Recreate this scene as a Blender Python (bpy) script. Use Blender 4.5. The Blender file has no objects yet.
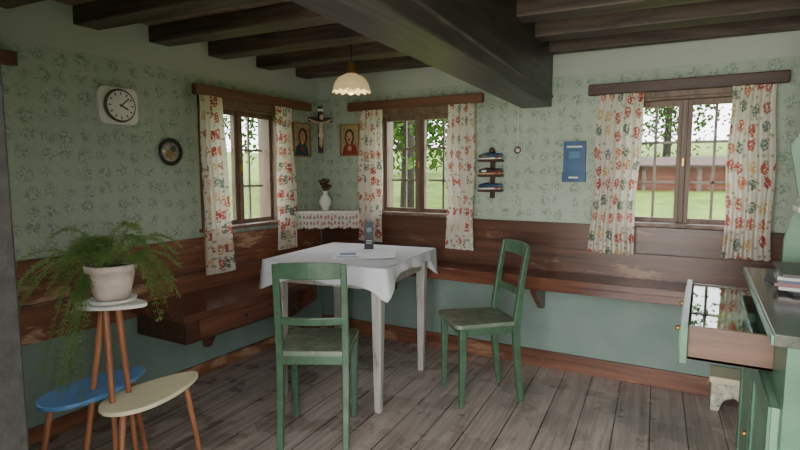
import bpy, bmesh, math, random
from mathutils import Matrix, Vector
random.seed(7)
sc=bpy.context.scene
def L(v):
    v/=255.0
    return v/12.92 if v<=0.04045 else ((v+0.055)/1.055)**2.4
def C(r,g,b): return (L(r),L(g),L(b),1.0)
# ---------------- materials
def newmat(name):
    m=bpy.data.materials.new(name); m.use_nodes=True
    nt=m.node_tree; b=nt.nodes['Principled BSDF']; return m,nt,b
def N(nt,t,**k):
    n=nt.nodes.new(t)
    for a,v in k.items(): setattr(n,a,v)
    return n
def ramp(nt,stops,interp='LINEAR'):
    r=N(nt,'ShaderNodeValToRGB'); cr=r.color_ramp; cr.interpolation=interp
    while len(cr.elements)>2: cr.elements.remove(cr.elements[-1])
    for i,(p,c) in enumerate(stops):
        if i<2: e=cr.elements[i]; e.position=p
        else: e=cr.elements.new(p)
        e.color=c
    return r
def coords(nt,scale=(1,1,1),rotz=0,kind='Object'):
    t=N(nt,'ShaderNodeTexCoord'); mp=N(nt,'ShaderNodeMapping')
    mp.inputs['Scale'].default_value=scale; mp.inputs['Rotation'].default_value=(0,0,rotz)
    nt.links.new(t.outputs[kind],mp.inputs['Vector']); return mp.outputs[0]
def noise(nt,vec,scale,detail=4,dist=0.0,rough=.55):
    n=N(nt,'ShaderNodeTexNoise'); n.inputs['Scale'].default_value=scale; n.inputs['Detail'].default_value=detail
    n.inputs['Distortion'].default_value=dist; n.inputs['Roughness'].default_value=rough
    nt.links.new(vec,n.inputs['Vector']); return n.outputs[0]
def mixc(nt,f,a,b,mode='MIX'):
    m=N(nt,'ShaderNodeMix',data_type='RGBA',blend_type=mode)
    for s,v in ((m.inputs[0],f),(m.inputs[6],a),(m.inputs[7],b)):
        if hasattr(v,'is_linked') : nt.links.new(v,s)
        else: s.default_value=v
    return m.outputs[2]
def math_(nt,op,a,b=0.0,c=None):
    m=N(nt,'ShaderNodeMath',operation=op)
    for i,v in enumerate((a,b) if c is None else (a,b,c)):
        if hasattr(v,'is_linked'): nt.links.new(v,m.inputs[i])
        else: m.inputs[i].default_value=v
    return m.outputs[0]
def bump(nt,b,h,s=.2,d=.01):
    n=N(nt,'ShaderNodeBump'); n.inputs['Strength'].default_value=s; n.inputs['Distance'].default_value=d
    nt.links.new(h,n.inputs['Height']); nt.links.new(n.outputs[0],b.inputs['Normal'])
def paint(name,col,rough=.5,var=.12,scale=9,metal=0,bmp=.05,emit=0,wear=None,wamt=.66):
    m,nt,b=newmat(name); v=coords(nt); n=noise(nt,v,scale,5)
    c2=tuple(x*(1-var*2) for x in col[:3])+(1,); c3=tuple(min(1,x*(1+var)) for x in col[:3])+(1,)
    r=ramp(nt,[(.3,c2),(.65,c3)]); nt.links.new(n,r.inputs[0]); out=r.outputs[0]
    if wear:
        wr=ramp(nt,[(wamt,(0,0,0,1)),(wamt+.05,(1,1,1,1))]); nt.links.new(noise(nt,v,17,7,.5,.7),wr.inputs[0]); out=mixc(nt,wr.outputs[0],out,wear)
    nt.links.new(out,b.inputs['Base Color'])
    b.inputs['Roughness'].default_value=rough; b.inputs['Metallic'].default_value=metal
    if bmp: bump(nt,b,noise(nt,v,60,3),bmp,.004)
    if emit:
        b.inputs['Emission Color'].default_value=col; b.inputs['Emission Strength'].default_value=emit
    return m
def wood(name,c1,c2,axis='x',rough=.45,patch=None,pamt=.5,bmp=.25,fine=22,spec=.5):
    m,nt,b=newmat(name)
    s={'x':(1.3,fine,fine),'y':(fine,1.3,fine),'z':(fine,fine,1.3)}[axis]
    v=coords(nt,s); n=noise(nt,v,1.0,7,.7,.62)
    r=ramp(nt,[(.32,c1),(.68,c2)]); nt.links.new(n,r.inputs[0]); out=r.outputs[0]
    if patch:
        s2={'x':(2.2,8,8),'y':(8,2.2,8),'z':(8,8,2.2)}[axis]
        pn=noise(nt,coords(nt,s2),1.0,6,.4,.7); pr=ramp(nt,[(pamt,(0,0,0,1)),(pamt+.07,(1,1,1,1))]); nt.links.new(pn,pr.inputs[0])
        out=mixc(nt,pr.outputs[0],out,patch)
    nt.links.new(out,b.inputs['Base Color']); b.inputs['Roughness'].default_value=rough
    b.inputs['Specular IOR Level'].default_value=spec
    bump(nt,b,n,bmp,.004); return m

def wallmat():
    m,nt,b=newmat('floral_wallpaper')
    v=coords(nt)
    t=N(nt,'ShaderNodeSeparateXYZ'); nt.links.new(v,t.inputs[0]); z=t.outputs[2]
    vo=N(nt,'ShaderNodeTexVoronoi'); vo.inputs['Scale'].default_value=10.5; vo.inputs['Randomness'].default_value=.35
    nt.links.new(v,vo.inputs['Vector'])
    r1=ramp(nt,[(.28,(1,1,1,1)),(.50,(.18,.18,.18,1))]); nt.links.new(vo.outputs['Distance'],r1.inputs[0])
    n=noise(nt,v,54,3,1.3); r2=ramp(nt,[(.47,(0,0,0,1)),(.56,(1,1,1,1))]); nt.links.new(n,r2.inputs[0])
    f=math_(nt,'MULTIPLY',r1.outputs[0],r2.outputs[0])
    col=mixc(nt,f,C(184,196,180),C(140,158,140))
    st=noise(nt,v,1.6,4); rs=ramp(nt,[(.3,(.86,.86,.84,1)),(.7,(1,1,1,1))]); nt.links.new(st,rs.inputs[0])
    col=mixc(nt,1.0,col,rs.outputs[0],'MULTIPLY')
    hi=math_(nt,'GREATER_THAN',z,1.975); col=mixc(nt,hi,col,C(184,192,180))
    lo=math_(nt,'LESS_THAN',z,.8); lowc=mixc(nt,noise(nt,v,5,5),C(112,134,124),C(142,158,148)); col=mixc(nt,lo,col,lowc)
    nt.links.new(col,b.inputs['Base Color']); b.inputs['Roughness'].default_value=.8
    bump(nt,b,noise(nt,v,14,5),.25,.01)
    return m
def floormat():
    m,nt,b=newmat('floor_boards'); a=-math.radians(94)
    v=coords(nt,(1,1,1),a)
    br=N(nt,'ShaderNodeTexBrick'); nt.links.new(v,br.inputs['Vector'])
    br.inputs['Color1'].default_value=(0,0,0,1); br.inputs['Color2'].default_value=(1,1,1,1); br.inputs['Mortar'].default_value=(.5,.5,.5,1)
    br.inputs['Scale'].default_value=1; br.inputs['Mortar Size'].default_value=.0035; br.inputs['Brick Width'].default_value=6.0; br.inputs['Row Height'].default_value=.175
    br.inputs['Mortar Smooth'].default_value=.2
    sc2=N(nt,'ShaderNodeMapping'); sc2.inputs['Scale'].default_value=(1.6,30,1); nt.links.new(v,sc2.inputs[0])
    n=noise(nt,sc2.outputs[0],1,8,.8,.65); r=ramp(nt,[(.3,C(142,126,118)),(.5,C(184,170,162)),(.72,C(214,202,194))]); nt.links.new(n,r.inputs[0])
    tone=mixc(nt,br.outputs[0],(.80,.79,.78,1),(1.05,1.03,1.01,1)); col=mixc(nt,1.0,r.outputs[0],tone,'MULTIPLY')
    st=noise(nt,v,3,6); rs=ramp(nt,[(.35,(.72,.70,.69,1)),(.6,(1,1,1,1))]); nt.links.new(st,rs.inputs[0]); col=mixc(nt,1.0,col,rs.outputs[0],'MULTIPLY')
    kn=N(nt,'ShaderNodeTexVoronoi'); kn.inputs['Scale'].default_value=4.2; nt.links.new(v,kn.inputs['Vector']); kr=ramp(nt,[(.05,(.5,.45,.43,1)),(.09,(1,1,1,1))]); nt.links.new(kn.outputs['Distance'],kr.inputs[0]); col=mixc(nt,1.0,col,kr.outputs[0],'MULTIPLY')
    col=mixc(nt,br.outputs[1],col,C(52,42,38))
    nt.links.new(col,b.inputs['Base Color'])
    rr=ramp(nt,[(.3,(.20,)*3+(1,)),(.7,(.38,)*3+(1,))]); nt.links.new(st,rr.inputs[0]); nt.links.new(rr.outputs[0],b.inputs['Roughness'])
    h=math_(nt,'SUBTRACT',math_(nt,'MULTIPLY',n,.3),br.outputs[1]); bump(nt,b,h,.35,.004)
    return m
def clothmat(name,scale,base,cols,thr=.36,trans=.35):
    m,nt,b=newmat(name)
    v=coords(nt,(1,1,1),0,'UV')
    vo=N(nt,'ShaderNodeTexVoronoi',voronoi_dimensions='2D'); vo.inputs['Scale'].default_value=scale; vo.inputs['Randomness'].default_value=.4
    mp=N(nt,'ShaderNodeMapping'); mp.inputs['Scale'].default_value=(1.25,.85,1); nt.links.new(v,mp.inputs[0]); nt.links.new(mp.outputs[0],vo.inputs['Vector'])
    s=N(nt,'ShaderNodeSeparateColor'); nt.links.new(vo.outputs['Color'],s.inputs[0])
    st=[(i/len(cols),c) for i,c in enumerate(cols)]; r=ramp(nt,st,'CONSTANT'); nt.links.new(s.outputs[0],r.inputs[0])
    wob=math_(nt,'ADD',vo.outputs['Distance'],math_(nt,'MULTIPLY',math_(nt,'SUBTRACT',noise(nt,v,scale*4,2),.5),.35))
    f=math_(nt,'LESS_THAN',wob,thr)
    n2=math_(nt,'GREATER_THAN',noise(nt,v,scale*7,1),.56)
    mot=mixc(nt,n2,r.outputs[0],base)
    vo2=N(nt,'ShaderNodeTexVoronoi',voronoi_dimensions='2D'); vo2.inputs['Scale'].default_value=scale*2.3; nt.links.new(v,vo2.inputs['Vector'])
    s2=N(nt,'ShaderNodeSeparateColor'); nt.links.new(vo2.outputs['Color'],s2.inputs[0])
    f2=math_(nt,'MULTIPLY',math_(nt,'LESS_THAN',vo2.outputs['Distance'],.22),math_(nt,'GREATER_THAN',s2.outputs[1],.5))
    bb=mixc(nt,f2,base,C(180,184,152)); col=mixc(nt,f,bb,mot)
    nt.links.new(col,b.inputs['Base Color']); b.inputs['Roughness'].default_value=.9
    tr=N(nt,'ShaderNodeBsdfTranslucent'); nt.links.new(col,tr.inputs[0])
    mx=N(nt,'ShaderNodeMixShader'); mx.inputs[0].default_value=trans
    out=nt.nodes['Material Output']; nt.links.new(b.outputs[0],mx.inputs[1]); nt.links.new(tr.outputs[0],mx.inputs[2]); nt.links.new(mx.outputs[0],out.inputs[0])
    return m
def glassmat(name='window_glass',g=.002,tint=(1,1,1,1)):
    m,nt,b=newmat(name); nt.nodes.remove(b)
    t=N(nt,'ShaderNodeBsdfTransparent'); t.inputs[0].default_value=tint
    gl=N(nt,'ShaderNodeBsdfGlossy'); gl.inputs['Roughness'].default_value=.02
    mx=N(nt,'ShaderNodeMixShader'); mx.inputs[0].default_value=g
    nt.links.new(t.outputs[0],mx.inputs[1]); nt.links.new(gl.outputs[0],mx.inputs[2]); nt.links.new(mx.outputs[0],nt.nodes['Material Output'].inputs[0])
    return m
def leafmat(name,c1,c2,trans=.3,scale=9):
    m,nt,b=newmat(name); n=noise(nt,coords(nt),scale,4); r=ramp(nt,[(.35,c1),(.65,c2)]); nt.links.new(n,r.inputs[0]); nt.links.new(r.outputs[0],b.inputs['Base Color'])
    b.inputs['Roughness'].default_value=.8; b.inputs['Specular IOR Level'].default_value=.1
    tr=N(nt,'ShaderNodeBsdfTranslucent'); nt.links.new(r.outputs[0],tr.inputs[0]); mx=N(nt,'ShaderNodeMixShader'); mx.inputs[0].default_value=trans
    nt.links.new(b.outputs[0],mx.inputs[1]); nt.links.new(tr.outputs[0],mx.inputs[2]); nt.links.new(mx.outputs[0],nt.nodes['Material Output'].inputs[0])
    return m

WALL=wallmat(); FLOOR=floormat()
BEAM_Y=wood('beam_wood_dark',C(30,28,26),C(84,76,70),'y',.42)
BEAM_X=wood('joist_wood_dark',C(48,39,34),C(104,88,76),'x',.55)
CEIL=wood('ceiling_board_wood',C(116,98,86),C(176,152,134),'y',.6)
BRN_X=wood('old_brown_wood_x',C(84,52,38),C(138,92,68),'x',.4,C(160,122,94),.56)
BRN_Y=wood('old_brown_wood_y',C(90,54,40),C(150,98,70),'y',.4,C(184,150,120),.54)
SEAT_X=wood('bench_seat_wood_x',C(76,46,36),C(126,80,60),'x',.2)
SEAT_Y=wood('bench_seat_wood_y',C(76,46,36),C(126,80,60),'y',.2)
DRK_X=wood('backrest_dark_wood',C(62,40,30),C(108,72,54),'x',.33,C(140,106,82),.60)
DRK_Y=wood('bench_box_wood',C(56,36,28),C(92,62,48),'y',.35)
RAIL_X=wood('rail_wood_x',C(92,60,44),C(136,94,68),'x',.45)
RAIL_DK=wood('rail_wood_dark',C(56,34,28),C(86,56,46),'x',.45)
RAIL_Y=wood('rail_wood_y',C(92,60,44),C(136,94,68),'y',.45)
FRAME=wood('window_frame_wood',C(92,72,58),C(136,112,94),'z',.5)
GRYFR=paint('sash_gray_paint',C(130,122,108),.5)
GREEN=paint('green_chair_paint',C(74,102,78),.3,.14,14,wear=C(118,112,90),wamt=.68)
GREENS=paint('green_seat_sheen',C(118,132,112),.26,.14,14,wear=C(154,146,126),wamt=.58)  # chair green lightened to paint in reflected light on the seat, plus worn patches
CABG=paint('green_cabinet_paint',C(78,114,90),.35,.1,10,wear=C(124,120,98),wamt=.70)
CABL=paint('green_cabinet_light',C(106,140,114),.4,.1,10)
WORN=wood('worn_gray_paint',C(144,140,134),C(190,186,178),'z',.5,C(124,106,90),.57)
LINEN=paint('white_linen',C(222,222,228),.85,.03,12)
WHITE=paint('white_enamel',C(232,230,224),.3,.03)
CREAM=paint('cream_enamel',C(236,226,188),.3,.03)
BLUE=paint('blue_enamel',C(88,136,188),.3,.05)
BLACK=paint('black_metal',C(22,22,24),.4)
BRASS=paint('brass',C(176,140,80),.35,.05,metal=.8)
LEGW=wood('stand_leg_wood',C(142,88,60),C(180,120,84),'z',.35)
POT=paint('pink_ceramic_pot',C(222,200,190),.35,.1,20)
SOIL=paint('potting_soil',C(48,36,28),.9)
GLASS=glassmat()
CURT=clothmat('curtain_print',11.0,C(240,234,220),[C(196,104,92),C(122,140,116),C(224,192,140),C(200,118,102),C(130,144,130),C(214,146,110),C(192,94,84)],.32)
SHELFC=clothmat('shelf_cloth_print',26,C(234,228,220),[C(196,90,86),C(110,140,110),C(206,120,116)],.32,.1)
GOLD=paint('gilt_frame',C(150,118,70),.4)
SKIN=paint('painted_skin',C(206,160,124),.6)
BROWNP=paint('painted_brown',C(84,52,36),.7)
REDP=paint('painted_red',C(150,54,48),.7)
TEALP=paint('painted_teal',C(52,82,92),.7)
CANV=paint('painted_background',C(176,158,120),.7,.2,20)
JAMB=paint('dark_door_frame',C(34,30,27),.85,.3,30,bmp=.5)
# ---------------- mesh builder
ID=Matrix.Identity(4)
MB=Matrix(((1,0,0,0),(0,-1,0,0),(0,0,1,0),(0,0,0,1)))
ML=Matrix(((0,1,0,0),(1,0,0,0),(0,0,1,0),(0,0,0,1)))
class B:
    def __init__(s,name,M=ID):
        s.name=name; s.bm=bmesh.new(); s.mats=[]; s.uv=s.bm.loops.layers.uv.new('UVMap'); s.M=M
    def mi(s,m):
        if m not in s.mats: s.mats.append(m)
        return s.mats.index(m)
    def add(s,vs,fs,m,smooth=False,M=None,uvs=None):
        T=s.M@M if M is not None else s.M
        bv=[s.bm.verts.new(T@Vector(v)) for v in vs]; k=s.mi(m)
        for f in fs:
            try: fc=s.bm.faces.new([bv[i] for i in f])
            except ValueError: continue
            fc.material_index=k; fc.smooth=smooth
            if uvs:
                for l,i in zip(fc.loops,f): l[s.uv].uv=uvs[i]
    def box(s,x0,x1,y0,y1,z0,z1,m,M=None):
        v=[(x,y,z) for z in (z0,z1) for y in (y0,y1) for x in (x0,x1)]
        s.add(v,[(0,2,3,1),(4,5,7,6),(0,1,5,4),(2,6,7,3),(0,4,6,2),(1,3,7,5)],m,M=M)
    def rings(s,R,m,smooth=False,cap=True,M=None):
        n=len(R[0]); v=[p for r in R for p in r]; f=[]
        for i in range(len(R)-1):
            for j in range(n):
                a=i*n+j; b=i*n+(j+1)%n; f.append((a,b,b+n,a+n))
        if cap: f.append(tuple(range(n))[::-1]); f.append(tuple((len(R)-1)*n+j for j in range(n)))
        s.add(v,f,m,smooth,M)
    def loft(s,pts,m,M=None):
        s.rings([[(x-a,y-b,z),(x+a,y-b,z),(x+a,y+b,z),(x-a,y+b,z)] for x,y,z,a,b in pts],m,M=M)
    def tube(s,pts,rad,m,n=10,M=None,cap=True):
        pts=[Vector(p) for p in pts]; R=[]
        if not hasattr(rad,'__len__'): rad=[rad]*len(pts)
        for i,p in enumerate(pts):
            d=(pts[min(i+1,len(pts)-1)]-pts[max(i-1,0)]).normalized()
            up=Vector((0,0,1)) if abs(d.z)<.9 else Vector((1,0,0))
            a=d.cross(up).normalized(); b=d.cross(a)
            R.append([tuple(p+(a*math.cos(2*math.pi*k/n)+b*math.sin(2*math.pi*k/n))*rad[i]) for k in range(n)])
        s.rings(R,m,True,cap,M)
    def lathe(s,c,prof,m,n=32,M=None,sc=(0,0),axis='z'):
        R=[]
        for r,z in prof:
            ring=[]
            for k in range(n):
                t=2*math.pi*k/n; rr=r*(1+sc[1]*math.cos(sc[0]*t)) if sc[0] else r
                x,y=rr*math.cos(t),rr*math.sin(t)
                ring.append((c[0]+x,c[1]+y,c[2]+z) if axis=='z' else (c[0]+x,c[1]+z,c[2]+y))
            R.append(ring)
        s.rings(R,m,True,True,M)
    def ell(s,c,r,m,n=14,M=None):
        R=[]
        for i in range(n+1):
            p=math.pi*i/n; q=max(math.sin(p),.02)
            R.append([(c[0]+r[0]*q*math.cos(2*math.pi*k/16),c[1]+r[1]*q*math.sin(2*math.pi*k/16),c[2]-r[2]*math.cos(p)) for k in range(16)])
        s.rings(R,m,True,True,M)
    def prism(s,pts,z0,z1,m,M=None,axis='z'):
        f=(lambda p,z:(p[0],p[1],z)) if axis=='z' else ((lambda p,z:(p[0],z,p[1])) if axis=='y' else (lambda p,z:(z,p[0],p[1])))
        s.rings([[f(p,z0) for p in pts],[f(p,z1) for p in pts]],m,M=M)
    def surf(s,fn,nu,nv,m,uvf=None,M=None):
        v=[];uv=[];f=[]
        for j in range(nv+1):
            for i in range(nu+1):
                a,b=i/nu,j/nv; v.append(fn(a,b)); uv.append(uvf(a,b) if uvf else (a,b))
        for j in range(nv):
            for i in range(nu):
                k=j*(nu+1)+i; f.append((k,k+1,k+nu+2,k+nu+1))
        s.add(v,f,m,True,M,uv)
    def done(s,loc=(0,0,0),rz=0,bev=0,recalc=True):
        if recalc: bmesh.ops.recalc_face_normals(s.bm,faces=s.bm.faces)
        me=bpy.data.meshes.new(s.name); s.bm.to_mesh(me); s.bm.free()
        for m in s.mats: me.materials.append(m)
        o=bpy.data.objects.new(s.name,me); sc.collection.objects.link(o); o.location=loc; o.rotation_euler=(0,0,rz)
        if bev:
            b=o.modifiers.new('Bevel','BEVEL'); b.width=bev; b.segments=2; b.limit_method='ANGLE'; b.angle_limit=.6
        return o
RX,YF=3.5,-3.2
# ---------------- room shell
def wall(name,M,s0,s1,z0,z1,holes,th=.2):
    b=B(name,M); xs=sorted({s0,s1,*[h[0] for h in holes],*[h[1] for h in holes]}); zs=sorted({z0,z1,*[h[2] for h in holes],*[h[3] for h in holes]})
    for i in range(len(xs)-1):
        for j in range(len(zs)-1):
            cx,cz=(xs[i]+xs[i+1])/2,(zs[j]+zs[j+1])/2
            if any(h[0]<cx<h[1] and h[2]<cz<h[3] for h in holes): continue
            b.box(xs[i],xs[i+1],-th,0,zs[j],zs[j+1],WALL)
    bmesh.ops.remove_doubles(b.bm,verts=b.bm.verts,dist=1e-5)
    seen={}
    for f in b.bm.faces:
        c=f.calc_center_median(); k=(round(c.x,4),round(c.y,4),round(c.z,4)); seen.setdefault(k,[]).append(f)
    dele=[f for v in seen.values() if len(v)>1 for f in v]
    bmesh.ops.delete(b.bm,geom=dele,context='FACES')
    return b.done()
W1=(.60,1.27,1.02,1.80); W2=(2.42,3.07,1.02,1.80); W3=(-1.20,-.50,.96,1.80); W4=(-3.02,-2.45,.96,1.80)
wall('wall_back',MB,-.2,RX+.2,0,2.2,[W1,W2])
wall('wall_left',ML,YF-.15,0,0,2.2,[W3,W4])
b=B('wall_right'); b.box(RX,RX+.2,YF-.15,0,0,2.2,WALL); b.done()
JX=1.872
b=B('wall_front'); b.box(0,JX-.08,YF-.15,YF,0,2.2,WALL); b.box(3.40,RX,YF-.15,YF,0,2.2,WALL); b.box(JX-.08,3.40,YF-.15,YF,2.13,2.2,WALL); b.done()
b=B('door_1'); b.box(JX-.08,JX,YF-.17,YF+.02,0,2.13,JAMB); b.box(3.34,3.40,YF-.17,YF+.02,0,2.13,JAMB); b.box(JX,3.34,YF-.17,YF+.02,2.05,2.13,JAMB); b.done(bev=.004)
b=B('floor'); b.box(-.2,RX+.2,-5.5,.2,-.1,0,FLOOR); b.done()
b=B('ceiling'); b.box(-.2,RX+.2,YF-.15,.2,2.2,2.3,CEIL); b.done()
a=math.radians(4)
b=B('ceiling_joists')
for i in range(8):
    y0=-.10-.43*i-.12
    w=.07
    vs=[]
    for z in (2.105,2.199):
        for (x,dy) in ((0.0,-w),(RX,-w),(RX,w),(0.0,w)):
            vs.append((x,min(y0+dy+x*math.tan(a),-.002),z))
    b.add(vs,[(3,2,1,0),(4,5,6,7),(0,1,5,4),(1,2,6,5),(2,3,7,6),(3,0,4,7)],BEAM_X)
b.done(bev=.008)
b=B('ceiling_beam')
t=math.tan(math.radians(3.75))
vs=[]
for z in (1.782,2.198):
    for (x,y) in ((1.755,-.002),(1.958,-.002),(1.958+3.19*t,-3.19),(1.755+3.19*t,-3.19)): vs.append((x,y,z))
b.add(vs,[(0,1,2,3),(7,6,5,4),(0,4,5,1),(1,5,6,2),(2,6,7,3),(3,7,4,0)],BEAM_Y)
b.add([(1.958,-.002,1.86),(1.968,-.002,1.855),(1.968,-.002,1.845),(1.958,-.002,1.84),(1.958+3.19*t,-3.19,1.86),(1.968+3.19*t,-3.19,1.855),(1.968+3.19*t,-3.19,1.845),(1.958+3.19*t,-3.19,1.84)],[(0,1,5,4),(1,2,6,5),(2,3,7,6)],BEAM_Y)
b.done(bev=.022)
b=B('baseboard_back'); b.box(.02,RX,-.02,0,0,.115,BRN_X); b.done(bev=.004)
b=B('baseboard_left'); b.box(0,.02,YF,0,0,.08,BRN_Y); b.done(bev=.004)
def window(name,M,W):
    s0,s1,z0,z1=W; b=B(name,M); c=.05; F=FRAME
    b.box(s0-c,s0,0,.022,z0,z1+c,F); b.box(s1,s1+c,0,.022,z0,z1+c,F); b.box(s0-c,s1+c,0,.022,z1,z1+c-.001,F)
    b.box(s0-c-.02,s1+c+.02,-.05,.05,z0-.004,z0+.018,F)
    for (x0,x1,y0,y1) in ((s0,s0+.015,z0,z1),(s1-.015,s1,z0,z1)): b.box(x0,x1,-.2,0,y0,y1,F)
    b.box(s0,s1,-.2,0,z1-.015,z1,F); b.box(s0,s1,-.2,-.05,z0,z0+.015,F)
    d0,d1=-.10,-.06; mid=(s0+s1)/2
    a0,a1,q0,q1=s0+.015,s1-.015,z0+.015,z1-.015
    b.box(mid-.014,mid+.014,d0,d1+.012,q0,q1,F)
    for (x0,x1) in ((a0,mid-.015),(mid+.015,a1)):
        w=.024
        b.box(x0,x0+w,d0,d1,q0,q1,F); b.box(x1-w,x1,d0,d1,q0,q1,F); b.box(x0+w,x1-w,d0,d1,q0,q0+w+.008,F); b.box(x0+w,x1-w,d0,d1,q1-w-.01,q1,F)
        xm=(x0+x1)/2
        for k in (1,2):
            zz=q0+(q1-q0)*k/3; b.box(x0+w,x1-w,d0-.05,d0-.035,zz-.008,zz+.008,GRYFR)
        b.box(xm-.008,xm+.008,d0-.05,d0-.035,q0,q1,GRYFR)
        b.box(x0+w,x1-w,-.083,-.080,q0+w,q1-w,GLASS)
    b.box(mid-.006,mid+.006,d1+.012,d1+.03,(z0+z1)/2-.025,(z0+z1)/2+.025,BRASS)
    b.done(bev=.003)
RM={'b':RAIL_X,'d':RAIL_DK,'l':RAIL_Y}
def rail(M,s0,s1,z,k):
    b=B('curtain_rail',M); b.box(s0,s1,.03,.075,z-.03,z+.035,RM[k])
    for s in (s0+.05,s1-.05): b.box(s-.02,s+.02,0,.03,z-.02,z+.02,RM[k])
    b.done(bev=.005)
def curtain(M,s0,s1,z0,z1,nf,sh0=0.0,sh1=0.0,ph=0.0):
    w=s1-s0; b=B('curtain',M)
    def f(u,v):
        z=z1+(z0-z1)*v; amp=.010+.016*v
        s=s0+w*u+(sh0*(1-u)+sh1*u)*v+.006*math.sin(9*v+ph+3*u)
        return (s,.088+amp*math.sin(2*math.pi*nf*u+ph+.5*math.sin(3*v))+.006*math.sin(5*v+4*u),z+.006*math.sin(2*math.pi*nf*u+ph)*v)
    b.surf(f,nf*10,26,CURT,lambda u,v:(u*w*1.35+ph,v*(z1-z0)))
    b.done(recalc=False)
window('window_1',MB,W1); window('window_2',MB,W2); window('window_3',ML,W3); window('window_4',ML,W4)
rail(MB,.345,1.49,1.865,'b'); rail(MB,2.20,3.235,1.86,'d'); rail(ML,-1.315,-.18,1.87,'l'); rail(ML,-3.15,-2.31,1.87,'l')
curtain(MB,.48,.69,.80,1.83,4,-.02,.0,.3); curtain(MB,1.24,1.45,.79,1.83,4,.0,.01,1.2)
curtain(MB,2.27,2.53,.84,1.825,5,-.03,-.03,2.1); curtain(MB,2.97,3.18,.86,1.825,5,.0,.02,.8)
curtain(ML,-1.32,-1.12,.68,1.835,5,.03,.04,1.7); curtain(ML,-.63,-.44,.76,1.835,4,.0,.03,.1)
curtain(ML,-3.12,-2.96,.76,1.835,4,0,0,.9); curtain(ML,-2.56,-2.42,.76,1.835,4,0,0,2.9)
# ---------------- benches
b=B('wooden_bench')
b.box(0.003,.033,-3.1,-.04,.51,.925,BRN_Y); b.box(.033,.038,-3.1,-.04,.70,.706,BEAM_Y)
b.box(.033,.5,-1.80,-.02,.545,.585,SEAT_Y)
b.box(.033,.46,-1.76,-.85,.41,.545,DRK_Y); b.box(.46,.475,-1.68,-1.02,.43,.535,SEAT_Y)
b.ell((.485,-1.34,.485),(.012,.012,.012),BLACK)
b.prism([(.03,.18),(.08,.18),(.42,.42),(.42,.545),(.03,.545)],-.62,-.58,SEAT_Y,axis='y')
b.prism([(.03,.20),(.07,.20),(.20,.41),(.03,.41)],-1.30,-1.26,SEAT_Y,axis='y')
b.done(bev=.005)
b=B('wooden_bench'); RE=RX-.003
b.box(.04,RE,-.033,-.003,.64,1.012,DRK_X); b.box(.04,RE,-.038,-.033,.84,.846,BEAM_X)
b.box(.04,RE,-.31,-.033,.645,.685,SEAT_X)
b.box(.52,RE,-.30,-.28,.60,.645,SEAT_X)
for x in (.75,1.93,2.95):
    b.prism([(-.003,.42),(-.05,.42),(-.24,.56),(-.26,.645),(-.003,.645)],x-.02,x+.02,SEAT_X,axis='x')
b.done(bev=.005)
# ---------------- table
a7=math.radians(7.3); TC=(.965,-.873)
b=B('dining_table'); hx,hy=.385,.41
b.box(-hx,hx,-hy,hy,.805,.832,WORN)
for sx in (-1,1):
    for sy in (-1,1):
        x,y=sx*(hx-.065),sy*(hy-.06); b.loft([(x,y,0,.019,.019),(x,y,.66,.03,.03),(x,y,.805,.032,.032)],WORN)
for sy in (-1,1): b.box(-hx+.09,hx-.09,sy*(hy-.06)-.012,sy*(hy-.06)+.012,.70,.805,WORN)
for sx in (-1,1): b.box(sx*(hx-.065)-.012,sx*(hx-.065)+.012,-hy+.09,hy-.09,.70,.805,WORN)
b.done((*TC,0),a7,bev=.004)
b=B('tablecloth'); ax,ay=.395,.42; zt=.8365
b.surf(lambda u,v:((-1+2*u)*ax,(-1+2*v)*ay,zt+.0012*math.sin(20*u)*math.sin(17*v)+.001),20,20,LINEN)
per=[]
n=40
for k in range(n): per.append((-ax+2*ax*k/n,-ay,0,-1,abs(2*k/n-1)))
for k in range(n): per.append((ax,-ay+2*ay*k/n,1,0,abs(2*k/n-1)))
for k in range(n): per.append((ax-2*ax*k/n,ay,0,1,abs(2*k/n-1)))
for k in range(n): per.append((-ax,ay-2*ay*k/n,-1,0,abs(2*k/n-1)))
R=[]
for j in range(9):
    t=j/8; ring=[]
    for i,(x,y,nx,ny,c) in enumerate(per):
        if i%n==0:
            pn=per[i-1]; nx,ny=(nx+pn[2])*.75,(ny+pn[3])*.75
        base=.055 if (40<i<=80) else .10
        drop=(base+(.175-base)*c**4+.008*math.sin(i*.33))*t
        off=.004+(.006+.010*math.sin(i*.62)+.016*c**6+.005*math.sin(i*.23))*t
        off=max(off,.003)
        ring.append((x+nx*off,y+ny*off,zt+.001-drop if j else zt+.001))
    R.append(ring)
b.rings(R,LINEN,True,False); o=b.done((*TC,0),a7,recalc=True)
b=B('menu_stand'); NAVY=paint('navy_card',C(30,35,50),.4)
b.box(-.03,.03,-.028,.028,0,.012,NAVY); b.box(-.03,.03,-.006,.006,.012,.18,NAVY); b.lathe((0,-.0075,.125),[(.017,0),(.017,.001)],paint('card_print',C(140,150,170),.5),20,axis='y'); b.box(-.018,.018,-.0075,-.006,.05,.055,WHITE); b.box(-.018,.018,-.0075,-.006,.035,.039,WHITE)
b.done((.93,-.66,.8395),math.radians(28),bev=.002)
PAP=paint('paper',C(240,243,248),.5,.02); PBL=paint('print_blue',C(110,144,190),.6)
b=B('paper_sheet'); b.box(-.19,.0,-.12,.12,0,.003,PAP); b.box(.001,.19,-.12,.12,0,.004,PAP,Matrix.Rotation(math.radians(-3),4,'Y'))
b.box(-.16,-.06,.02,.10,.003,.0036,PBL); b.box(-.16,-.03,-.08,-.07,.003,.0036,PBL); b.box(-.16,-.03,-.05,-.04,.003,.0036,PBL); b.done((1.08,-.94,.8395),math.radians(28))
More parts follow.
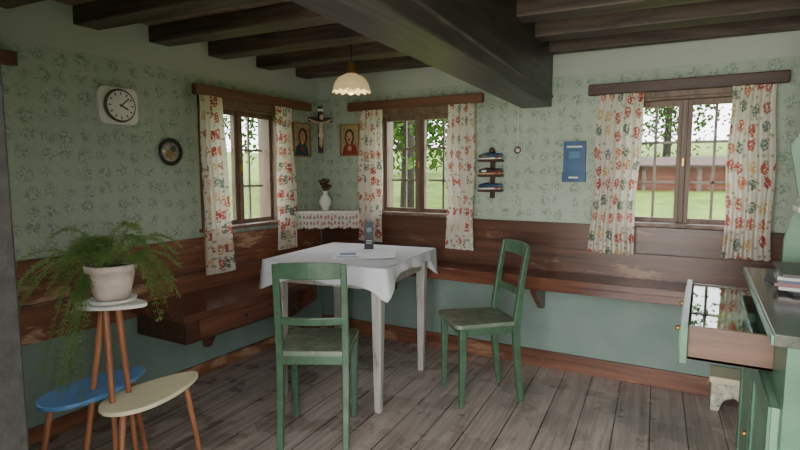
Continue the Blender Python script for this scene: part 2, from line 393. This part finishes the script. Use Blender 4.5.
# ---------------- chairs
def chair(loc,rz,w=.36,d=.37):
    b=B('dining_chair'); hw=w/2; hd=d/2; G=GREEN
    for s in (-1,1):
        b.loft([(s*(hw-.02),hd-.03,0,.013,.013),(s*(hw-.015),hd-.03,.25,.018,.018),(s*(hw-.015),hd-.03,.465,.02,.02)],G)
        x=s*(hw-.02)
        b.loft([(x,-hd-.03,0,.014,.015),(x,-hd-.005,.2,.016,.018),(x,-hd+.01,.42,.017,.021),(x,-hd+.005,.52,.017,.02),(x,-hd-.020,.72,.016,.016),(x,-hd-.055,.925,.014,.012)],G)
        b.box(x-.009,x+.009,-hd+.02,hd-.04,.42,.465,G)
    b.box(-hw+.03,hw-.03,hd-.042,hd-.022,.42,.465,G); b.box(-hw+.03,hw-.03,-hd,-hd+.02,.42,.465,G)
    o=[(-hw+.012,-hd-.005),(hw-.012,-hd-.005),(hw+.01,hd-.02),(hw+.002,hd+.005),(hw-.03,hd+.016),(-hw+.03,hd+.016),(-hw-.002,hd+.005),(-hw-.01,hd-.02)]
    b.prism(o,.465,.49,GREENS)
    for z0,z1,off in ((.855,.93,-.052),(.625,.665,-.015)):
        rr=[]
        for k in range(9):
            u=-1+2*k/8; x=u*(hw-.03); y=-hd+off-.018*(1-u*u)
            dz=.006*(1-u*u) if z1>.9 else 0
            rr.append([(x,y-.009,z0),(x,y+.009,z0),(x,y+.009-.008,z1+dz),(x,y-.009-.008,z1+dz)])
        b.rings(rr,G)
    return b.done(loc,rz,bev=.004)
chair((1.172,-1.508,0),math.radians(28.5)); chair((1.715,-.672,0),math.radians(133),.36,.37)
# ---------------- ceiling lamp
b=B('pendant_lamp'); lx,ly=.93,-.85; LS=.88
OPAL=paint('opal_glass',C(232,206,150),.25,.04,emit=.45)
b.tube([(lx,ly,2.0),(lx,ly,2.20)],.004,BLACK); b.lathe((lx,ly,0),[(.03,2.199),(.03,2.185),(.012,2.17)],BRASS,20)
b.lathe((lx,ly,0),[(.010,2.03),(.018,2.02),(.022,1.985),(.034,1.965),(.036,1.95)],BRASS,20)
b.lathe((lx,ly,0),[(.036,1.955),(.058*LS,1.948),(.09*LS,1.932),(.112*LS,1.91),(.122*LS,1.89),(.124*LS,1.88)],OPAL,72)
R=[]
for r,z,am in ((.124,1.88,0),(.130,1.862,.02),(.134,1.848,.05),(.126,1.848,.05),(.118,1.872,.02)):
    r*=LS
    R.append([(lx+r*(1+am*math.cos(14*q))*math.cos(q),ly+r*(1+am*math.cos(14*q))*math.sin(q),z-.006*math.cos(14*q)*(am/.05)) for q in [2*math.pi*k/112 for k in range(112)]])
b.rings(R,OPAL,True,False); b.ell((lx,ly,1.87),(.03,.03,.04),OPAL)
b.done()
# ---------------- wall objects left
b=B('wall_clock',ML); cs,cz=-1.80,1.715
def rr(cx,cz,w,h,r,n=6):
    p=[]
    for (sx,sz,a0) in ((1,1,0),(-1,1,90),(-1,-1,180),(1,-1,270)):
        for k in range(n+1):
            t=math.radians(a0+90*k/n); p.append((cx+sx*(w/2-r)+r*math.cos(t)*1,cz+sz*(h/2-r)+r*math.sin(t)))
    return p
b.prism(rr(cs,cz,.225,.20,.04),0.0,.03,WHITE,axis='y')
b.lathe((cs,.03,cz),[(.088,0),(.092,.012),(.086,.02),(.078,.02)],paint('clock_ring',C(96,84,74),.3),40,axis='y')
b.lathe((cs,.05,cz),[(.080,0),(.080,.001)],WHITE,40,axis='y')
for k in range(12):
    t=k*math.pi/6; M=Matrix.Translation((cs+.066*math.sin(t),.0515,cz+.066*math.cos(t)))@Matrix.Rotation(t,4,'Y')
    b.box(-.0028,.0028,-.0008,.0008,-.008,.008,BLACK,M)
for t,l,w in ((math.radians(118),.045,.004),(math.radians(48),.062,.0028)):
    M=Matrix.Translation((cs,.0535,cz))@Matrix.Rotation(t,4,'Y'); b.box(-w,w,-.0008,.0008,-.012,l,BLACK,M)
b.done(bev=.002)
b=B('round_wall_plate',ML); ps,pz=-1.474,1.474
b.lathe((ps,0,pz),[(.05,0),(.075,.012),(.084,.02),(.08,.024),(.062,.014),(.06,.014)],BLACK,40,axis='y')
b.lathe((ps,.0145,pz),[(.06,0),(.06,.002)],paint('plate_face',C(190,186,170),.25,.3,30,metal=.2),30,axis='y')
b.ell((ps-.01,.018,pz-.015),(.03,.004,.025),GOLD); b.ell((ps+.02,.018,pz+.02),(.02,.004,.02),paint('plate_green',C(70,90,66),.3))
b.done()
def icon(M,s,z,w,h,robe,tilt):
    b=B('religious_picture',M); f=.012
    b.box(s-w/2,s+w/2,0,.008,z-h/2,z+h/2,CANV)
    b.box(s-w/2-f,s-w/2,0,.018,z-h/2-f,z+h/2+f,GOLD); b.box(s+w/2,s+w/2+f,0,.018,z-h/2-f,z+h/2+f,GOLD)
    b.box(s-w/2,s+w/2,0,.018,z+h/2,z+h/2+f,GOLD); b.box(s-w/2,s+w/2,0,.018,z-h/2-f,z-h/2,GOLD)
    b.prism([(s-w*.45,z-h*.5),(s+w*.45,z-h*.5),(s+w*.36,z-h*.22),(s+w*.1,z-h*.06),(s-w*.1,z-h*.06),(s-w*.36,z-h*.22)],.008,.011,robe,axis='y')
    b.ell((s+tilt,.011,z+h*.12),(w*.28,.003,h*.27),BROWNP); b.ell((s+tilt*.6,.013,z+h*.10),(w*.18,.004,h*.20),SKIN)
    b.ell((s+tilt*.3,.012,z-h*.05),(w*.1,.003,h*.1),SKIN); b.ell((s,.013,z-h*.28),(w*.12,.003,h*.09),SKIN if robe is REDP else REDP)
    for q in (-.05,.05): b.ell((s+tilt*.6+q*w*1.2,.0165,z+h*.13),(w*.03,.001,h*.012),BLACK)
    b.ell((s+tilt*.6,.0165,z+h*.02),(w*.07,.001,h*.03 if robe is REDP else h*.012),BROWNP)
    b.done()
icon(ML,-.235,1.61,.19,.25,TEALP,.01); icon(MB,.325,1.61,.17,.235,REDP,-.005)
Mc=Matrix.Translation((.065,-.065,1.70))@Matrix.Rotation(math.radians(45),4,'Z')@Matrix.Scale(1.28,4)@Matrix.Translation((0,0,-1.70))
b=B('wall_crucifix',Mc); DW=paint('dark_cross_wood',C(40,26,20),.5)
b.box(-.015,.015,-.008,.008,1.55,1.85,DW); b.box(-.085,.085,-.008,.008,1.75,1.78,DW)
IV=paint('ivory_figure',C(214,190,160),.5)
b.tube([(0,-.02,1.60),(0.004,-.026,1.66),(0,-.022,1.70),(0,-.024,1.745)],[.011,.015,.014,.018],IV)
b.tube([(0,-.024,1.66),(.004,-.034,1.625),(0,-.02,1.585)],[.012,.010,.006],IV)
for s in (-1,1): b.tube([(0,-.022,1.74),(s*.04,-.018,1.75),(s*.075,-.014,1.768)],[.009,.007,.005],IV)
b.ell((.004,-.03,1.778),(.013,.014,.018),IV); b.ell((.003,-.024,1.786),(.015,.015,.014),DW); b.box(-.02,.02,-.012,-.008,1.818,1.834,WHITE); b.tube([(-.014,-.024,1.668),(.016,-.026,1.660)],.014,WHITE)
b.done()
b=B('corner_shelf'); b.prism([(.002,-.002),(.002,-.36),(.05,-.37),(.45,-.05),(.44,-.002)],1.018,1.036,WHITE)
def sk(u,v):
    x=.02+(.456-.02)*u; y=-.385+(.385-.045)*u; q=.006*math.sin(u*60)*v
    return (x+q*.6,y-q*.8,1.040-v*(.135+.012*abs(math.sin(u*19))))
b.surf(sk,80,8,SHELFC,lambda u,v:(u*.6,v*.14))
b.add([(.002,-.004,1.0385),(.002,-.37,1.0385),(.02,-.385,1.0385),(.456,-.045,1.0385),(.45,-.004,1.0385)],[(0,1,2,3,4)],SHELFC,uvs=[(0,0),(0,.37),(.02,.38),(.45,.05),(.45,0)])
b.done(recalc=False)
b=B('flower_vase'); vx,vy,vz=.19,-.17,1.04
b.lathe((vx,vy,vz),[(.030,0),(.034,.006),(.026,.018),(.048,.05),(.052,.075),(.038,.11),(.018,.128),(.02,.15),(.028,.158),(.016,.157),(.012,.12)],WHITE,28)
DF=paint('dried_flower',C(92,48,40),.8,.3,60); DG=paint('dried_leaf',C(88,92,56),.8)
for k in range(34):
    t=random.uniform(0,6.28); r=random.uniform(0,.05); h=random.uniform(.175,.25)
    b.tube([(vx,vy,vz+.13),(vx+r*math.cos(t),vy+r*math.sin(t),vz+h)],.0015,DG,5); b.ell((vx+r*math.cos(t),vy+r*math.sin(t),vz+h),(.010,.010,.011),DF if k%3 else DG,6)
b.done()
b=B('wall_rack',MB); s,z=1.555,1.33; DB=paint('rack_blue',C(52,78,106),.35,.3,40); RKW=paint('rack_wood',C(70,48,36),.5); RKD=paint('rack_dark',C(60,52,50),.4)
b.box(s-.018,s+.018,0,.012,z-.165,z+.165,RKW)
for k in range(3):
    zz=z+.10-k*.105
    b.prism(rr(s,zz,.17,.018,.008),.012,.085,RKW,axis='y')
    b.tube([(s-.085,.05,zz+.028),(s-.03,.05,zz+.034),(s+.03,.05,zz+.03),(s+.085,.05,zz+.04)],[.014,.024,.021,.012],[DB,RKD,DB][k],12)
    b.tube([(s-.075,.075,zz+.012),(s+.08,.075,zz+.018)],.007,[WHITE,SKIN,WHITE][k],8); b.ell((s+.055,.078,zz+.024),(.018,.01,.010),REDP); b.ell((s-.04,.074,zz+.032),(.02,.008,.009),[GOLD,WHITE,TEALP][k])
b.ell((s-.0,.03,z+.17),(.022,.018,.022),RKW)
b.done(bev=.002)
b=B('hanging_cord',MB); b.tube([(1.735,.012,1.90),(1.735,.014,1.52)],.004,WHITE,8); b.tube([(1.735+.02*math.cos(q),.014,1.50+.02*math.sin(q)) for q in [k*math.pi/8 for k in range(17)]],.005,BROWNP,8); b.lathe((1.735,0,1.50),[(.028,0),(.026,.008),(.01,.01)],WHITE,20,axis='y'); b.done()
b=B('wall_letter_box',MB); BP=paint('plaque_blue',C(44,88,130),.35); s,z=2.118,1.42
b.box(s-.07,s+.07,0,.025,z-.13,z+.13,BP); b.box(s-.074,s+.074,.0,.035,z-.134,z-.07,BP); b.box(s-.035,s+.035,.025,.027,z+.02,z+.065,paint('plaque_light',C(84,128,168),.5)); b.box(s-.05,s+.05,.025,.027,z+.09,z+.10,WHITE); b.box(s-.03,s+.03,.035,.037,z-.11,z-.10,WHITE)
b.done(bev=.004)
# ---------------- plant stand + fern
def tear(cx,cy,L_,W_,rot,n=40):
    p=[]
    for k in range(n):
        t=2*math.pi*k/n; x=L_/2*math.cos(t); y=W_/2*math.sin(t)*(1-.28*math.cos(t)); p.append((cx+x*math.cos(rot)-y*math.sin(rot),cy+x*math.sin(rot)+y*math.cos(rot)))
    return p
b=B('plant_stand')
b.prism(tear(.815,-2.46,.44,.21,math.radians(96)),.498,.515,BLUE); b.prism(tear(.985,-2.33,.44,.21,math.radians(95)),.465,.482,CREAM)
b.prism(tear(.905,-2.43,.27,.17,math.radians(24)),.838,.852,WHITE)
def leg(p,q): b.tube([p,q],[.013,.009],LEGW,10)
leg((.87,-2.45,.838),(.80,-2.55,0.0)); leg((.92,-2.42,.838),(.92,-2.36,0.0)); leg((.92,-2.47,.838),(1.00,-2.50,0.0))
leg((.80,-2.62,.505),(.76,-2.70,0)); leg((.79,-2.30,.505),(.74,-2.20,0)); leg((.965,-2.17,.465),(.985,-2.10,0)); leg((1.0,-2.47,.465),(1.05,-2.55,0))
b.done(bev=.003)
b=B('potted_fern'); px,py,pz=.905,-2.43,.8525
b.lathe((px,py,pz),[(.06,0),(.082,.006),(.086,.016),(.08,.018),(.058,.010)],WHITE,32)
b.lathe((px,py,pz),[(.055,.010),(.064,.03),(.078,.09),(.083,.122),(.090,.124),(.092,.148),(.085,.15),(.08,.135)],POT,36)
b.lathe((px,py,pz),[(.0801,.134),(.02,.14)],SOIL,24)
FERN=leafmat('fern_needles',C(92,124,62),C(148,172,104)); STM=paint('fern_stem',C(108,128,74),.6)
fv=[];ff=[]
def needle(p,d,l,w=.0013):
    up=Vector((random.uniform(-1,1),random.uniform(-1,1),random.uniform(-.3,1))); s_=d.cross(up).normalized()*w; i=len(fv)
    fv.extend([tuple(p-s_*.5),tuple(p+d*l*.5-s_),tuple(p+d*l),tuple(p+d*l*.5+s_)]); ff.append((i,i+1,i+2,i+3))
U=random.uniform
specs=[]
for k in range(22): specs.append((U(160,250),U(.20,.38),U(.18,.36),U(.32,.60)))
for k in range(15): specs.append((U(60,200),U(.10,.26),U(.32,.46),U(.27,.38)))
for k in range(7): specs.append((U(15,60),U(.16,.28),U(.18,.28),U(.25,.42)))
for k in range(10): specs.append((U(222,268),U(.13,.20),U(.06,.14),U(.40,.60)))
for k in range(5): specs.append((U(-80,10),U(.08,.14),U(.18,.24),U(.12,.18)))
for az,LL,up0,dn in specs:
    az=math.radians(az)
    sway=U(-.2,.2); pts=[]
    for j in range(19):
        t=j/18; r=.02+LL*t**.9; aa=az+sway*t*2
        pts.append(Vector((px+r*math.cos(aa),py+r*math.sin(aa),pz+.14+up0*t-dn*t*t)))
    b.tube(pts,[.002*(1-.6*j/18) for j in range(19)],STM,5)
    for j in range(4,19):
        d=(pts[j]-pts[j-1]).normalized(); side=d.cross(Vector((0,0,1))).normalized()
        for sg in (-1,1):
            for e in range(2):
                if U(0,1)<.25: continue
                bp=pts[j-1].lerp(pts[j],e*.5); bl=U(.015,.045)*(1-.45*j/18)
                bd=(d*.6+side*sg+Vector((0,0,U(-.45,.35)))).normalized()
                for q in range(4):
                    p=bp+bd*bl*(q/4.0)
                    for r_ in range(2):
                        nd=(bd+Vector((U(-.8,.8),U(-.8,.8),U(-.8,.8)))).normalized(); needle(p,nd,.013)
b.add(fv,ff,FERN); b.done(recalc=False)
# ---------------- cabinet on the right
b=B('green_dresser'); x0,x1,y0,y1=3.06,3.495,-2.02,-1.0; TOPM=wood('dresser_top_wood',C(44,46,42),C(92,92,84),'y',.15)
b.box(x0,x1,y0,y1,.0,.92,CABG); b.box(x0-.03,x1,y0-.03,y1+.03,.92,.95,TOPM); b.box(x0-.036,x0-.03,y0-.03,y1+.03,.922,.948,CABL)
for (ya,yb) in ((y0+.03,(y0+y1)/2-.01),((y0+y1)/2+.01,y1-.03)):
    b.box(x0-.018,x0,ya,yb,.08,.74,CABL); b.box(x0-.026,x0-.018,ya,ya+.06,.08,.74,CABG); b.box(x0-.026,x0-.018,yb-.06,yb,.08,.74,CABG); b.box(x0-.026,x0-.018,ya+.06,yb-.06,.08,.15,CABG); b.box(x0-.026,x0-.018,ya+.06,yb-.06,.67,.74,CABG)
    b.ell((x0-.03,(ya+yb)/2-.17,.42),(.010,.010,.010),BRASS)
b.box(x0+.04,x1-.04,y0-.012,y0,.06,.12,CABL); b.box(x0+.04,x1-.04,y0-.012,y0,.82,.88,CABL); b.box(x0,x0+.06,y0-.012,y0,.0,.92,CABG); b.box(x1-.06,x1,y0-.012,y0,.0,.92,CABG)
b.prism([(x0+.10+.26*(k/12.0),.70+.07*math.sin(math.pi*k/12)) for k in range(13)]+[(x0+.36,.16),(x0+.10,.16)],y0-.008,y0,CABL,axis='y')
b.box(3.46,3.495,-2.02,-1.03,.95,1.9,CABG)
side=[(3.15,.95),(3.46,.95),(3.46,1.9),(3.22,1.9),(3.20,1.55),(3.15,1.45),(3.19,1.25),(3.15,1.08)]
b.prism(side,-1.03,-1.0,CABL,axis='y'); b.prism([(x+.10 if x<3.4 else x,z) for x,z in side],-2.02,-1.99,CABL,axis='y')
b.box(3.17,3.46,-1.20,-1.03,1.20,1.22,WHITE); b.box(3.28,3.46,-1.99,-1.20,1.20,1.22,WHITE); b.box(3.28,3.46,-1.99,-1.03,1.55,1.57,CABL); b.box(3.2,3.495,-2.03,-.99,1.9,1.93,CABG)
dy0,dy1,dx0,dx1=-1.80,-1.07,2.84,3.06; DRW=wood('drawer_side_wood',C(74,50,38),C(112,80,62),'x',.4)
b.box(dx0,dx1,dy0,dy0+.015,.775,.88,DRW); b.box(dx0,dx1,dy1-.015,dy1,.775,.88,DRW); b.box(dx0,dx1,dy0,dy1,.775,.785,DRW)
b.box(dx0-.02,dx0,dy0-.02,dy1+.02,.765,.89,CABG); b.box(dx0-.024,dx0-.02,dy0+.02,dy1-.02,.785,.87,CABL)
for y in (dy0+.17,dy1-.17): b.ell((dx0-.032,y,.825),(.010,.010,.010),BRASS)
b.box(dx0+.005,dx1,dy0+.015,dy1-.015,.872,.875,glassmat('display_glass',.28,(.82,.96,.9,1)))
cols=[C(190,60,56),C(224,220,206),C(90,140,90),C(90,130,170),C(222,190,90),C(180,200,190)]
for k in range(14):
    xx=dx0+.02+random.uniform(0,.13); yy=dy0+.03+k*.047; b.box(xx,xx+.07,yy,yy+.042,.785,.80+random.uniform(0,.02),paint('postcard_%d'%k,cols[k%6],.5))
b.done(bev=.003)
b=B('magazine_stack')
for k in range(6):
    M=Matrix.Translation((3.22,-1.36,.951+k*.011))@Matrix.Rotation(math.radians(random.uniform(-12,12)),4,'Z')
    b.box(-.12,.12,-.15,.15,0,.0105,paint('magazine_%d'%k,[C(60,60,64),C(200,196,186),C(120,60,52),C(52,60,76),C(180,180,176),C(70,66,60)][k],.4),M)
b.done()
b=B('painted_footstool',Matrix.Translation((-.035,.03,0))); b.box(2.98,3.22,-.26,-.06,.165,.2,CREAM)
FS=paint('footstool_paint',C(206,204,180),.5,.25,22,wear=C(120,140,120),wamt=.55)
prof=[(2.99,.0),(3.03,.0),(3.05,.06),(3.10,.09),(3.15,.06),(3.17,0),(3.21,0),(3.21,.165),(2.99,.165)]
b.prism(prof,-.25,-.235,FS,axis='y'); b.prism(prof,-.085,-.07,FS,axis='y')
b.box(2.99,3.005,-.235,-.085,.04,.165,FS); b.box(3.195,3.21,-.235,-.085,.04,.165,FS); b.done(bev=.003)
# ---------------- outdoors
GR=leafmat('grass',C(78,104,38),C(112,132,56),.0,1.5)
def gz(x,y):
    d=max(0,max(-x-1.2,y-1.2)); return -.45+.095*d
b=B('lawn_ground')
v=[];f=[];n=60
for j in range(n+1):
    for i in range(n+1):
        x=-45+i*1.5; y=-45+j*1.5; v.append((x,y,gz(x,y)+.06*math.sin(x*.9)*math.cos(y*.7)))
for j in range(n):
    for i in range(n): k=j*(n+1)+i; f.append((k,k+1,k+n+2,k+n+1))
b.add(v,f,GR,True); b.done(recalc=False)
BARK=paint('tree_bark',C(44,36,30),.9,.3,12,bmp=.5)
TL=leafmat('tree_leaves',C(34,56,22),C(74,100,42),.4)
def tree(x,y,h,r,zc,n=1400):
    z0=gz(x,y)-.05; b=B('tree'); b.tube([(x,y,z0),(x+.05,y,z0+h*.4),(x-.05,y+.05,z0+h)],[.2,.15,.04],BARK,10)
    fv=[];ff=[]
    cl=[]
    for k in range(12):
        t=random.uniform(0,6.28); q=r*random.uniform(.2,.8); zz=z0+zc+random.uniform(0,h-zc); c=Vector((x+q*math.cos(t),y+q*math.sin(t),zz)); cl.append(c)
        b.tube([(x,y,min(zz-.3,z0+h*.8)),tuple(c)],[.05,.015],BARK,6)
    for k in range(n):
        c=random.choice(cl); p=c+Vector((random.gauss(0,.4*r),random.gauss(0,.4*r),random.gauss(0,.3*r)))
        p.z=max(p.z,gz(p.x,p.y)+.25)
        a_=Vector((random.uniform(-1,1),random.uniform(-1,1),random.uniform(-1,1))).normalized()*.13; c_=a_.cross(Vector((random.uniform(-1,1),random.uniform(-1,1),1))).normalized()*.08
        i=len(fv); fv.extend([tuple(p-a_),tuple(p+c_),tuple(p+a_),tuple(p-c_)]); ff.append((i,i+1,i+2,i+3))
    b.add(fv,ff,TL); b.done(recalc=False)
tree(-3.9,8.6,6,1.5,2.0,1800); tree(-5.2,11,7,1.7,1.6,1800); tree(-3.4,16.5,7,1.6,1.4,2200); tree(-9,19,8,2.6,1.0,3000); tree(-14,5.5,7,2.2,1.5,1800); tree(-12,12,7,2.4,1.2,2600)
tree(1.2,26,8,2.4,1.0,2600); tree(6.5,27,7,2,1.0,2200)
b=B('wooden_shed'); SH=wood('shed_boards',C(80,42,30),C(120,70,50),'x',.8,spec=.1); zb=gz(3,15)
b.box(.8,7.5,14.5,17,zb-.3,zb+.75,SH)
for k in range(5): b.box(.78,7.52,14.46,14.5,zb+k*.15,zb+k*.15+.02,BEAM_X)
for k in range(5): b.box(1.2+k*1.5,1.32+k*1.5,14.4,14.46,zb-.3,zb+.72,BEAM_X)
b.prism([(14.2,zb+.70),(15.75,zb+.98),(17.3,zb+.70),(17.3,zb+.64),(15.75,zb+.92),(14.2,zb+.64)],.5,7.8,paint('shed_roof',C(70,50,42),.9),axis='x'); b.done()
# ---------------- lights
w=bpy.data.worlds.new('World'); sc.world=w; w.use_nodes=True; nt=w.node_tree; bg=nt.nodes['Background']
tc=N(nt,'ShaderNodeTexCoord'); sp=N(nt,'ShaderNodeSeparateXYZ'); nt.links.new(tc.outputs['Generated'],sp.inputs[0])
r=ramp(nt,[(.0,(.50,.50,.50,1)),(.5,(1,1,1,1)),(1.0,(.90,.95,1,1))]); mm=math_(nt,'MULTIPLY_ADD',sp.outputs[2],.5,.5); nt.links.new(mm,r.inputs[0]); nt.links.new(r.outputs[0],bg.inputs[0]); bg.inputs[1].default_value=7.0
sd=bpy.data.lights.new('Sun','SUN'); sd.energy=2.5; sd.angle=math.radians(12); so=bpy.data.objects.new('sun_light',sd); sc.collection.objects.link(so)
so.rotation_euler=Vector((-.64,.05,-.77)).to_track_quat('-Z','Y').to_euler()
pl=bpy.data.lights.new('lamp_bulb','POINT'); pl.energy=1.5; pl.color=(1,.82,.58); pl.shadow_soft_size=.03; po=bpy.data.objects.new('lamp_bulb_light',pl); po.location=(lx,ly,1.80); sc.collection.objects.link(po)
al=bpy.data.lights.new('added_fill_light','AREA'); al.shape='RECTANGLE'; al.size=2.2; al.size_y=1.8; al.energy=108; al.color=(1,.97,.94); ao=bpy.data.objects.new('added_fill_light',al); ao.location=(2.3,-5.3,1.2); ao.rotation_euler=Vector((-.12,1,.12)).to_track_quat('-Z','Z').to_euler(); sc.collection.objects.link(ao)  # unseen fill light added behind the camera to brighten the room
# ---------------- camera
cd=bpy.data.cameras.new('Camera'); cd.lens=23.85; cd.sensor_width=36; cd.clip_start=.05; co=bpy.data.objects.new('Camera',cd); sc.collection.objects.link(co)
co.location=(2.858,-3.621,1.35); co.rotation_euler=(math.radians(90-5.7),0,math.radians(29.7)); sc.camera=co
